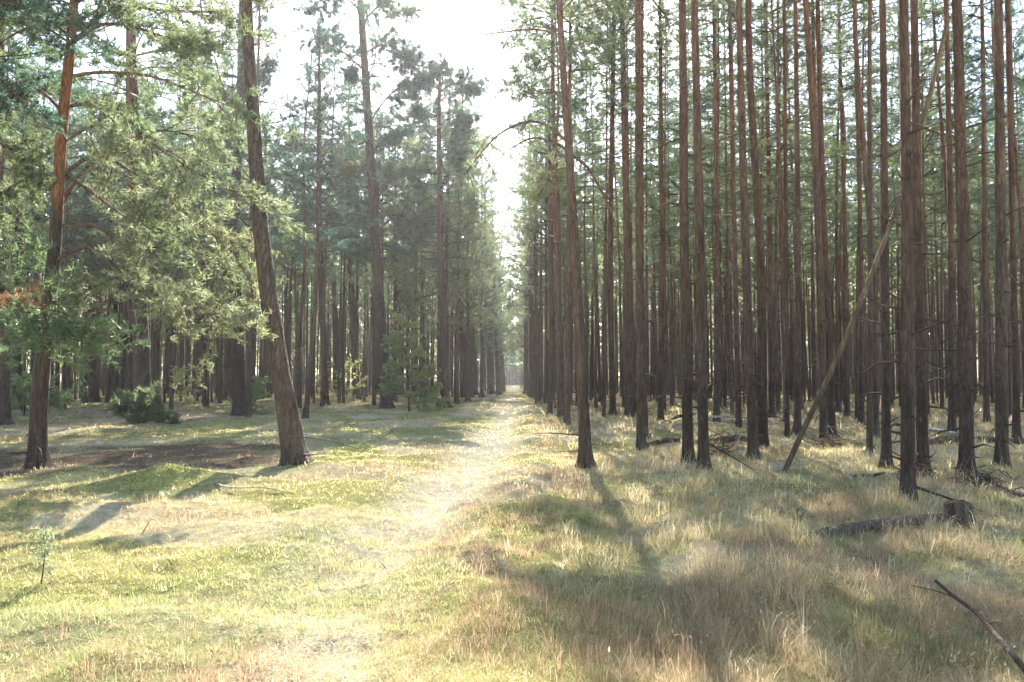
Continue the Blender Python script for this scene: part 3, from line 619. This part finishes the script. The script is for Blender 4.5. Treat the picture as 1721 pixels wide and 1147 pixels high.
# ------------------------------------------------------------------ saplings, bushes
def leafy(name, px_base, h_px, wid_px, mat_, label, seed, nb=26, leaf=.09, K=5, cat='bush', d=None, stem=.03, low=.15):
    b = gpt(*px_base) if d is None else depth(px_base[0], px_base[1], d); b.z = float(hgt(b.x, b.y)); s = b.y / F; H = h_px * s; R = wid_px * s / 2
    root = empty(name, b); tag(root, label, cat); c = Crown(seed); g_ = c.g
    T = Tubes(); P = spline([(0, 0, -.1), (g_.normal(0, .03 * H), 0, .35 * H), (g_.normal(0, .05 * H), g_.normal(0, .05 * H), .7 * H), (0, 0, H)], 12)
    T.add(P, np.linspace(stem, stem * .2, 12), 7, rough=.1, seed=seed, flare=.3); obj('trunk', T.mesh('trunk', BARK_STAND), root)
    for k in range(nb):
        t = low + (1 - low) * (k + g_.random()) / nb; a = k * 2.4 + g_.normal(0, .3)
        p = P[min(11, int(t * 11))]
        c.bough(p, (math.cos(a), math.sin(a), .25 + .3 * t), R * (1.05 - .6 * t) * g_.uniform(.4, 1.35), stem * .3, droop=-.05, dens=1.3 / max(R, .7) if R > 1.5 else 1.6, start=.2, fan=1.3, flat=.35)
    obj('crown', c.mesh('crown', mat_, K, leaf, leaf * .42 if mat_ in (LEAF, LEAF_GREY) else leaf * .15, limb=BARK_STAND, spread=.9), root); return root
leafy('sapling', (688, 690), 155, 95, LEAF, 'pale green leafy sapling between two pines left of the track', 61, nb=34, leaf=.16, cat='sapling', stem=.06)
leafy('bush', (240, 712), 50, 100, NEEDLE, 'dark green low bush around the foot of the broad pine', 62, nb=22, leaf=.22, K=10, stem=.05, low=.02)
leafy('bush', (420, 694), 62, 70, LEAF, 'small leafy shrub at the foot of the stout dark pine', 63, nb=22, leaf=.12)
leafy('bush', (572, 676), 58, 110, LEAF, 'flat-layered low shrub under the shaded pines left of the tall pine', 64, nb=22, leaf=.15)
leafy('bush', (40, 700), 70, 110, LEAF, 'pale scrubby bush behind the crooked orange pine', 66, nb=26, leaf=.13)
leafy('seedling', (67, 985), 95, 60, LEAF_GREY, 'grey-green knee-high seedling on a thin stem in the left foreground', 68, nb=9, leaf=.035, K=3, cat='plant', stem=.0045, low=.3)

# ------------------------------------------------------------------ dead wood
def stick(name, pts, r0, r1, mat_, label, cat, seed=0, twigs=0, sides=10, n=26, rough=.12, sub=None):
    b = Vector(pts[0]); root = empty(name, b); tag(root, label, cat); T = Tubes(); P = spline([np.array(Vector(p) - b) for p in pts], n); rad = np.linspace(r0, r1, n)
    T.add(P, rad, sides, rough=rough, seed=seed); g_ = np.random.default_rng(seed)
    for k in range(twigs):
        i_ = int(g_.uniform(.15, .95) * (n - 1)); d = unit(g_.normal(size=3) + (P[min(i_ + 1, n - 1)] - P[i_ - 1]) * 2); l = g_.uniform(.08, .4)
        T.add(np.array([P[i_], P[i_] + d * l * .5, P[i_] + d * l + [0, 0, -.02]]), [rad[i_] * .35, rad[i_] * .25, .002], 4, cap=False)
    obj('stem', T.mesh('stem', mat_), root); return root
b = gpt(1313, 800); dp = b.y
stick('dead_pole', [(b.x, b.y, -.05), depth(1345, 735, dp - .05), depth(1425, 560, dp - .1), depth(1503, 360, dp - .12), depth(1545, 230, dp), depth(1592, 40, dp + .2)], .044, .036, BARK_DEAD, 'long dead pole leaning against the pines of the right stand', 'dead tree', 401, twigs=10, n=50)
def G(px, py, z=0.0):
    p = gpt(px, py); p.z = float(hgt(p.x, p.y)) + z; return p
stick('fallen_log', [G(1350, 928, -.02), G(1420, 918, .03), G(1500, 910, .05), G(1575, 903, .04), G(1630, 897, .0)], .06, .075, BARK_ROT, 'rotten mossy log lying by the tree stump', 'log', 402, n=40, rough=.3)
stick('fallen_log', [G(1075, 758, .05), G(1120, 757, .08), G(1165, 755, .06)], .07, .05, BARK_ROT, 'dark broken log lying left of the close pair of pines', 'log', 403, twigs=6)
stick('fallen_log', [G(1205, 757, .08), G(1240, 755, .1), G(1275, 757, .05)], .09, .06, BARK_ROT, 'dark log piece lying right of the close pair of pines', 'log', 404, twigs=6)
stick('fallen_log', [G(1555, 752, .08), G(1610, 754, .1), G(1660, 752, .1), G(1730, 757, .08)], .09, .07, BARK_ROT, 'long dark log lying behind the sturdy pine', 'log', 405, n=40)
stick('fallen_pole', [G(1120, 730, .1), G(1180, 728, .14), G(1240, 727, .1)], .035, .03, BARK_PALE, 'bleached pole lying behind the close pair of pines', 'stick', 406)
stick('fallen_pole', [G(1190, 716, .2), G(1250, 719, .2), G(1330, 722, .12)], .045, .03, BARK_PALE, 'grey fallen pole deeper in the stand near the dead pole foot', 'stick', 407, twigs=8)
stick('fallen_pole', [G(1545, 742, .2), G(1600, 746, .15), G(1650, 750, .05)], .05, .03, BARK_PALE, 'pale fallen stem above the long dark log', 'stick', 408)
stick('fallen_branch', [G(1412, 803, .12), G(1432, 820, .08), G(1455, 838, .02)], .028, .018, BARK_PALE, 'pale barkless branch lying in the grass left of the nearest pine', 'branch', 409, twigs=3)
stick('fallen_branch', [G(1430, 812, .06), G(1460, 812, .07), G(1487, 810, .08)], .03, .02, BARK_ROT, 'short mossy branch left of the nearest dark pine', 'branch', 410)
dk = 4.6
stick('fallen_branch', [depth(1572, 976, 4.75), depth(1600, 1000, 4.65), depth(1640, 1030, 4.4), depth(1690, 1085, 3.9), depth(1740, 1150, 3.5), depth(1790, 1220, 3.2)], .010, .018, BARK_STAND, 'bare dark branch sticking out of the grass at lower right', 'branch', 411, twigs=3)
stick('fallen_branch', [G(330, 805, .05), G(375, 825, .05), G(440, 830, .06), G(478, 829, .03)], .02, .012, BARK_PALE, 'thin pale branch lying in front of the leaning pine', 'branch', 412, twigs=5)
stick('fallen_branch', [G(1655, 830, .1), G(1700, 845, .08), G(1760, 860, .05)], .03, .02, BARK_ROT, 'brown branch on the ground at the right edge', 'branch', 413, twigs=6)
# stump
def stump():
    b = G(1611, 900); root = empty('tree_stump', b); tag(root, 'cut grey tree stump beside the mossy log', 'stump'); s = b.y / F
    T = Tubes(); R = 20 * s; H = 40 * s
    zs = np.array([-.15, 0, .05, .12, H * .6, H * .9, H]); rr = np.array([1.3, 1.25, 1.12, 1.03, .97, .95, .92]) * R
    T.add(np.stack([np.zeros(7), np.zeros(7), zs], 1), rr, 24, rough=.28, seed=5, cap=False); v, q, t = T.arrays()
    g_ = np.random.default_rng(3); v[-24:, 2] += np.convolve(np.tile(g_.normal(0, .03, 24), 3), np.ones(5) / 5, 'same')[24:48]
    obj('bark_side', mesh_np('bark_side', v, None, q, [BARK_ROT], smooth=True), root)
    top = v[-24:] * [.985, .985, 1] - [0, 0, .006]; c = top.mean(0); tv = np.vstack([top, (top + c) / 2 + g_.normal(0, .004, (24, 3)), c])
    k = np.arange(24); k2 = (k + 1) % 24
    obj('cut_face', mesh_np('cut_face', tv, np.stack([k + 24, k2 + 24, np.full(24, 48)], 1), np.stack([k, k2, k2 + 24, k + 24], 1), [BARK_DEAD]), root)
stump()
def brash(px, py, wpx, hpx, label, seed, n=70, mat_=BARK_ROT):
    b = G(px, py); s = b.y / F; R = wpx * s / 2; H = hpx * s; root = empty('brushwood_pile', b); tag(root, label, 'brushwood'); T = Tubes(); g_ = np.random.default_rng(seed)
    for k in range(n):
        a = g_.random() * 6.28; d = np.array([math.cos(a), math.sin(a) , g_.normal(.25, .3)]); p = np.array([g_.normal(0, R * .4), g_.normal(0, R * .4), abs(g_.normal(0, H * .35))]); l = g_.uniform(.15, .5)
        T.add(np.array([p - d * l * .5, p + g_.normal(0, .03, 3), p + d * l * .5 + g_.normal(0, .03, 3)]), [.008, .007, .003], 4, cap=False)
    obj('twigs', T.mesh('twigs', mat_), root)
brash(1392, 765, 60, 34, 'heap of dry twigs behind the leaning dead pole', 1, mat_=BARK_DEAD)
brash(1645, 830, 70, 30, 'heap of twigs at the foot of the sturdy pine', 2)
brash(1210, 775, 50, 40, 'tangle of twigs at the foot of the close pair', 3, mat_=BARK_DEAD)
brash(1545, 815, 60, 22, 'dry twigs at the foot of the half-hidden brown pine', 4, mat_=BARK_DEAD)

# ------------------------------------------------------------------ grass
def blades(x, y, h, wd, th, col, rng, ang=None, droop=.8, lift=None, segs=2):
    """arching blades: th is the lean at the foot, droop the further bend to the tip"""
    n = len(x); b = rng.random(n) * 6.283 if ang is None else ang; z = hgt(x, y) - .008
    if lift is not None: z = z + lift
    a = b + math.pi / 2; ca, sa = np.cos(a) * wd / 2, np.sin(a) * wd / 2; cb, sb = np.cos(b), np.sin(b)
    R_ = np.zeros(n); Z_ = np.zeros(n); rows = []
    steps = {2: ((0, 1, 0), (.38, .9, 0), (.36, .6, .5), (.26, 0, 1)), 1: ((0, 1, 0), (.55, .8, .1), (.45, 0, .8)), 0: ((0, 1, 0), (1, 0, .4))}[segs]
    for k, (f, wf, df) in enumerate(steps):
        t = np.clip(th + droop * df, 0, 1.9); R_ = R_ + np.sin(t) * f * h; Z_ = Z_ + np.cos(t) * f * h; Z_ = np.maximum(Z_, .004)
        c_ = np.stack([x + cb * R_, y + sb * R_, z + Z_], 1)
        if wf: o_ = np.stack([ca, sa, np.zeros(n)], 1) * wf; rows += [c_ - o_, c_ + o_]
        else: rows.append(c_)
    nv = len(rows); k = np.arange(n)[:, None] * nv
    q = (k[:, :, None] + np.array([[[2 * j, 2 * j + 1, 2 * j + 3, 2 * j + 2] for j in range(segs)]])).reshape(-1, 4) if segs else np.zeros((0, 4), int)
    return np.stack(rows, 1).reshape(-1, 3), k + np.array([[nv - 3, nv - 2, nv - 1]]), q, np.repeat(col, nv, 0)
def tufts(x, y, per, rad, h, wd, pal, rng, th=.45, droop=.9, var=.15, segs=1):
    """each point becomes a tussock of blades fanning outwards"""
    n = len(x); k = np.maximum(3, rng.poisson(per, n)); idx = np.repeat(np.arange(n), k); m = len(idx)
    a = rng.random(m) * 6.283; r = np.sqrt(rng.random(m)); R_ = np.broadcast_to(rad, (n,))[idx]; s_ = rng.uniform(.6, 1.35, n)[idx]
    cx = x[idx] + np.cos(a) * r * R_; cy_ = y[idx] + np.sin(a) * r * R_; hh = np.broadcast_to(h, (n,))[idx] * s_ * rng.uniform(.5, 1.15, m)
    ww = np.broadcast_to(wd, (n,))[idx] * rng.uniform(.6, 1.3, m)
    base = np.array(pal)[rng.integers(0, len(pal), n)][idx]; oth = np.array(pal)[rng.integers(0, len(pal), m)]
    col = (base * .65 + oth * .35) * rng.uniform(1 - var, 1 + var, (m, 1))
    return blades(cx, cy_, hh, ww, np.clip(rng.normal(th, .2, m) * (.35 + r), 0, 1.5), col, rng, ang=a + rng.normal(0, .5, m), droop=np.abs(rng.normal(droop, .35, m)), segs=segs)
def scatter(n, y0, y1, rng, p=1.0, half=.86, margin=1.2):
    u = rng.random(n); y = (y0 ** (p + 1) + u * (y1 ** (p + 1) - y0 ** (p + 1))) ** (1 / (p + 1)); x = (rng.random(n) * 2 - 1) * (half * y + margin); return x, y
def pick(pal, n, rng, var=.18):
    c = np.array(pal)[rng.integers(0, len(pal), n)]; return c * rng.uniform(1 - var, 1 + var, (n, 1))
class Sward:
    def __init__(s): s.v = []; s.t = []; s.q = []; s.c = []; s.n = 0
    def add(s, r):
        v, t, q, c = r; s.v.append(v); s.t.append(t + s.n); s.q.append(q + s.n); s.c.append(c); s.n += len(v)
    def build(s, name, label):
        o = obj(name, mesh_np(name, np.concatenate(s.v), np.concatenate(s.t), np.concatenate(s.q), [GRASS], np.concatenate(s.c))); return tag(o, label, 'grass', kind='stuff')
P_STRAW = [(.66, .57, .38), (.60, .51, .33), (.74, .66, .48), (.52, .42, .26), (.60, .55, .30)]
P_PALE = [(.74, .67, .52), (.68, .60, .44), (.62, .56, .34)]
P_DULL = [(.40, .29, .16), (.32, .23, .12), (.40, .33, .14)]
P_GREEN = [(.22, .27, .10), (.30, .33, .14), (.40, .40, .20), (.48, .45, .27)]
P_RUST = [(.40, .27, .18), (.46, .33, .22), (.54, .42, .29), (.34, .23, .14)]
P_MOSS = [(.36, .36, .13), (.44, .42, .17), (.28, .28, .08), (.50, .46, .23)]
rg = np.random.default_rng(99)
def thin(x, y, m, rng):
    k = rng.random(len(x)) < m; return x[k], y[k], k
A, B, Cc, D = Sward(), Sward(), Sward(), Sward()
for (y0, y1, nb, per, hs, ws, sg) in ((2.6, 5.5, 17000, 13, .9, .003, 2), (5.5, 9, 17000, 11, .95, .0045, 1), (9, 15, 17000, 8, 1.0, .0075, 1), (15, 28, 16000, 5, 1.15, .016, 1), (28, 75, 16000, 3, 1.4, .042, 1)):
    right = lambda x, y: sstep(-.3, 1.6, x + .25 * (fbm(N2, x * 2, y * 2, 2) - .5) * 4)
    # flattened straw mat: single blades lying every way
    x, y = scatter(int(nb * (6.2 if y1 < 10 else 4.4)), y0, y1, rg); trk = np.exp(-((x - pathx(y)) / .55) ** 2)
    m = (1 - litter(x, y)) * (1 - .2 * trk) * (.45 + .55 * sstep(.35, .6, fbm(N4, x * 1.7, y * 1.7, 2))) * (1 - .45 * lush(x, y)); x, y, _ = thin(x, y, m, rg); n = len(x)
    A.add(blades(x, y, rg.uniform(.04, .12, n) * hs, ws * rg.uniform(.7, 1.4, n), rg.uniform(.8, 1.45, n), np.where((np.exp(-((x - pathx(y)) / .5) ** 2) > rg.random(n))[:, None], pick(P_PALE, n, rg), pick(P_STRAW + P_MOSS + P_DULL, n, rg)), rg, droop=rg.uniform(-.2, .5, n), segs=0))
    # straw tussocks, taller to the right
    x, y = scatter(int(nb * .75), y0, y1, rg); side = right(x, y)
    m = (1 - litter(x, y)) * (1 - .85 * np.exp(-((x - pathx(y)) / .5) ** 2)) * (.3 + .7 * side) * np.maximum(sstep(.36, .62, fbm(N5, x * 1.9, y * 1.9, 3)), .22 * side); x, y, _ = thin(x, y, m, rg); n = len(x)
    A.add(tufts(x, y, per, .05 * hs, (.045 + .15 * right(x, y) * sstep(.3, .75, fbm(N1, x * 1.6, y * 1.6, 3)) + .05 * right(x, y)) * hs * rg.choice([.6, 1, 1.7], n, p=[.4, .42, .18]) + .04 * sstep(24, 40, y), ws, P_STRAW + P_DULL, rg, th=.5, droop=1.0, segs=sg))
    # fresh green tussocks
    x, y = scatter(int(nb * .75), y0, y1, rg); m = np.clip(lush(x, y) * .7 + .05 + .34 * right(x, y) * sstep(.40, .58, fbm(N1, x * 1.2 + 5, y * 1.2, 2)), 0, 1) * (1 - litter(x, y)) * (.15 + .85 * sstep(.42, .6, fbm(N4, x * 2.6, y * 2.6, 2))); x, y, _ = thin(x, y, m, rg); n = len(x)
    B.add(tufts(x, y, per, .05 * hs, (.04 + .07 * rg.random(n) + .06 * right(x, y)) * hs, ws, P_GREEN, rg, th=.55, droop=.9, segs=sg))
    # rusty hair grass, tall and very fine
    x, y = scatter(int(nb * .6), y0, y1, rg); m = np.clip(rusty(x, y) * .85 + .03, 0, 1) * (.3 + .7 * sstep(.4, .6, fbm(N1, x * 2.3, y * 2.3, 2))); x, y, _ = thin(x, y, m, rg); n = len(x)
    Cc.add(tufts(x, y, per, .06 * hs, (.11 + .12 * rg.random(n)) * (.7 + .4 * sstep(-1, 1, x)) * min(hs, 1.2), ws * .7, P_RUST, rg, th=.4, droop=.7, segs=sg))
    # moss fuzz
    x, y = scatter(int(nb * 4), y0, y1, rg); m = mossy(x, y); x, y, _ = thin(x, y, m, rg); n = len(x)
    D.add(blades(x, y, (.015 + .025 * rg.random(n)) * hs, ws * 2.2, rg.uniform(.2, 1.2, n), pick(P_MOSS, n, rg), rg, droop=.4, segs=0))
# grass and needles crowding round the feet of the nearer trunks
tx = np.array([t for t in TREES if t[1] < 36]); idx = np.repeat(np.arange(len(tx)), 26); a = rg.random(len(idx)) * 6.283; r = rg.uniform(.10, .42, len(idx)) + .008 * tx[idx, 1]
x, y = tx[idx, 0] + np.cos(a) * r, tx[idx, 1] + np.sin(a) * r
A.add(tufts(x, y, 5, .05, rg.uniform(.05, .2, len(x)), .004 + .0004 * y, P_STRAW + P_DULL + P_DULL + P_GREEN, rg, th=.6, droop=1.0))
A.build('dry_grass', 'dry straw-coloured grass covering the forest floor'); B.build('green_grass', 'fresh green grass in patches along the track')
Cc.build('hair_grass', 'fine reddish brown hair grass in hazy tufts'); D.build('moss', 'yellow-green moss cushions between the grasses')
# pale curled leaves caught in the right-hand grass
x, y = scatter(40000, 2.8, 13, rg); k = rg.random(len(x)) < sstep(.2, 1.8, x) * sstep(.45, .62, fbm(N3, x * .9 + 20, y * .9, 2)); x, y = x[k], y[k]; n = len(x)
S = Sward(); S.add(blades(x, y, rg.uniform(.02, .06, n), rg.uniform(.003, .007, n), rg.uniform(.5, 1.3, n), pick([(.66, .56, .42), (.74, .66, .54), (.56, .43, .28)], n, rg), rg, droop=rg.uniform(.3, 1.6, n), lift=rg.uniform(.03, .2, n), segs=1))
S.build('curled_dry_leaves', 'pale curled dry grass leaves tangled in the right foreground')['category'] = 'leaves'
# dead twigs strewn between the trunks
x, y = scatter(5200, 4, 30, rg); k = rg.random(len(x)) < .12 + .88 * sstep(1.0, 2.5, x); x, y = x[k], y[k]; n = len(x)
S = Sward(); S.add(blades(x, y, rg.uniform(.08, .45, n), rg.uniform(.006, .016, n), rg.uniform(1.1, 1.5, n), pick([(.15, .10, .07), (.25, .19, .14), (.40, .34, .27), (.09, .065, .05)], n, rg), rg, droop=rg.uniform(-.4, .3, n), lift=rg.uniform(0, .07, n), segs=1)); S.build('fallen_twigs', 'small dead twigs strewn on the ground between the trunks')['category'] = 'twigs'
# cones, twigs and needles on the bare patch
n = 9000; x = rg.uniform(-14, -3.5, n); y = rg.uniform(10.5, 18, n); k = rg.random(n) < litter(x, y) * .9 + .02; x, y = x[k], y[k]; n = len(x)
S = Sward(); S.add(blades(x, y, rg.uniform(.03, .10, n), rg.uniform(.008, .022, n), rg.uniform(.9, 1.5, n), pick([(.12, .08, .055), (.24, .17, .12), (.40, .33, .24), (.05, .04, .03), (.3, .28, .12)], n, rg), rg)); S.build('needle_litter', 'dark brown litter of needles, twigs and cones on bare ground')['category'] = 'litter'

# ------------------------------------------------------------------ the hazy air
hz = np.array([(sx * 260, -50 if sy < 0 else 415, -1.5 if sz < 0 else 29) for sx in (-1, 1) for sy in (-1, 1) for sz in (-1, 1)], float)
me = mesh_np('haze', hz, None, [(0, 1, 3, 2), (4, 6, 7, 5), (0, 4, 5, 1), (2, 3, 7, 6), (0, 2, 6, 4), (1, 5, 7, 3)])
m, nt, out = mat('haze_air'); pv = nd(nt, 'VolumePrincipled'); pv.inputs['Density'].default_value = .0005; pv.inputs['Color'].default_value = (.93, .95, 1, 1); pv.inputs['Anisotropy'].default_value = .55
nt.links.new(pv.outputs[0], out.inputs['Volume']); me.materials.append(m)
tag(obj('haze', me), kind='stuff')

print('TRIS', sum(len(m.loops) - 2 * len(m.polygons) for m in bpy.data.meshes), {m.name: len(m.polygons) for m in bpy.data.meshes if len(m.polygons) > 15000})
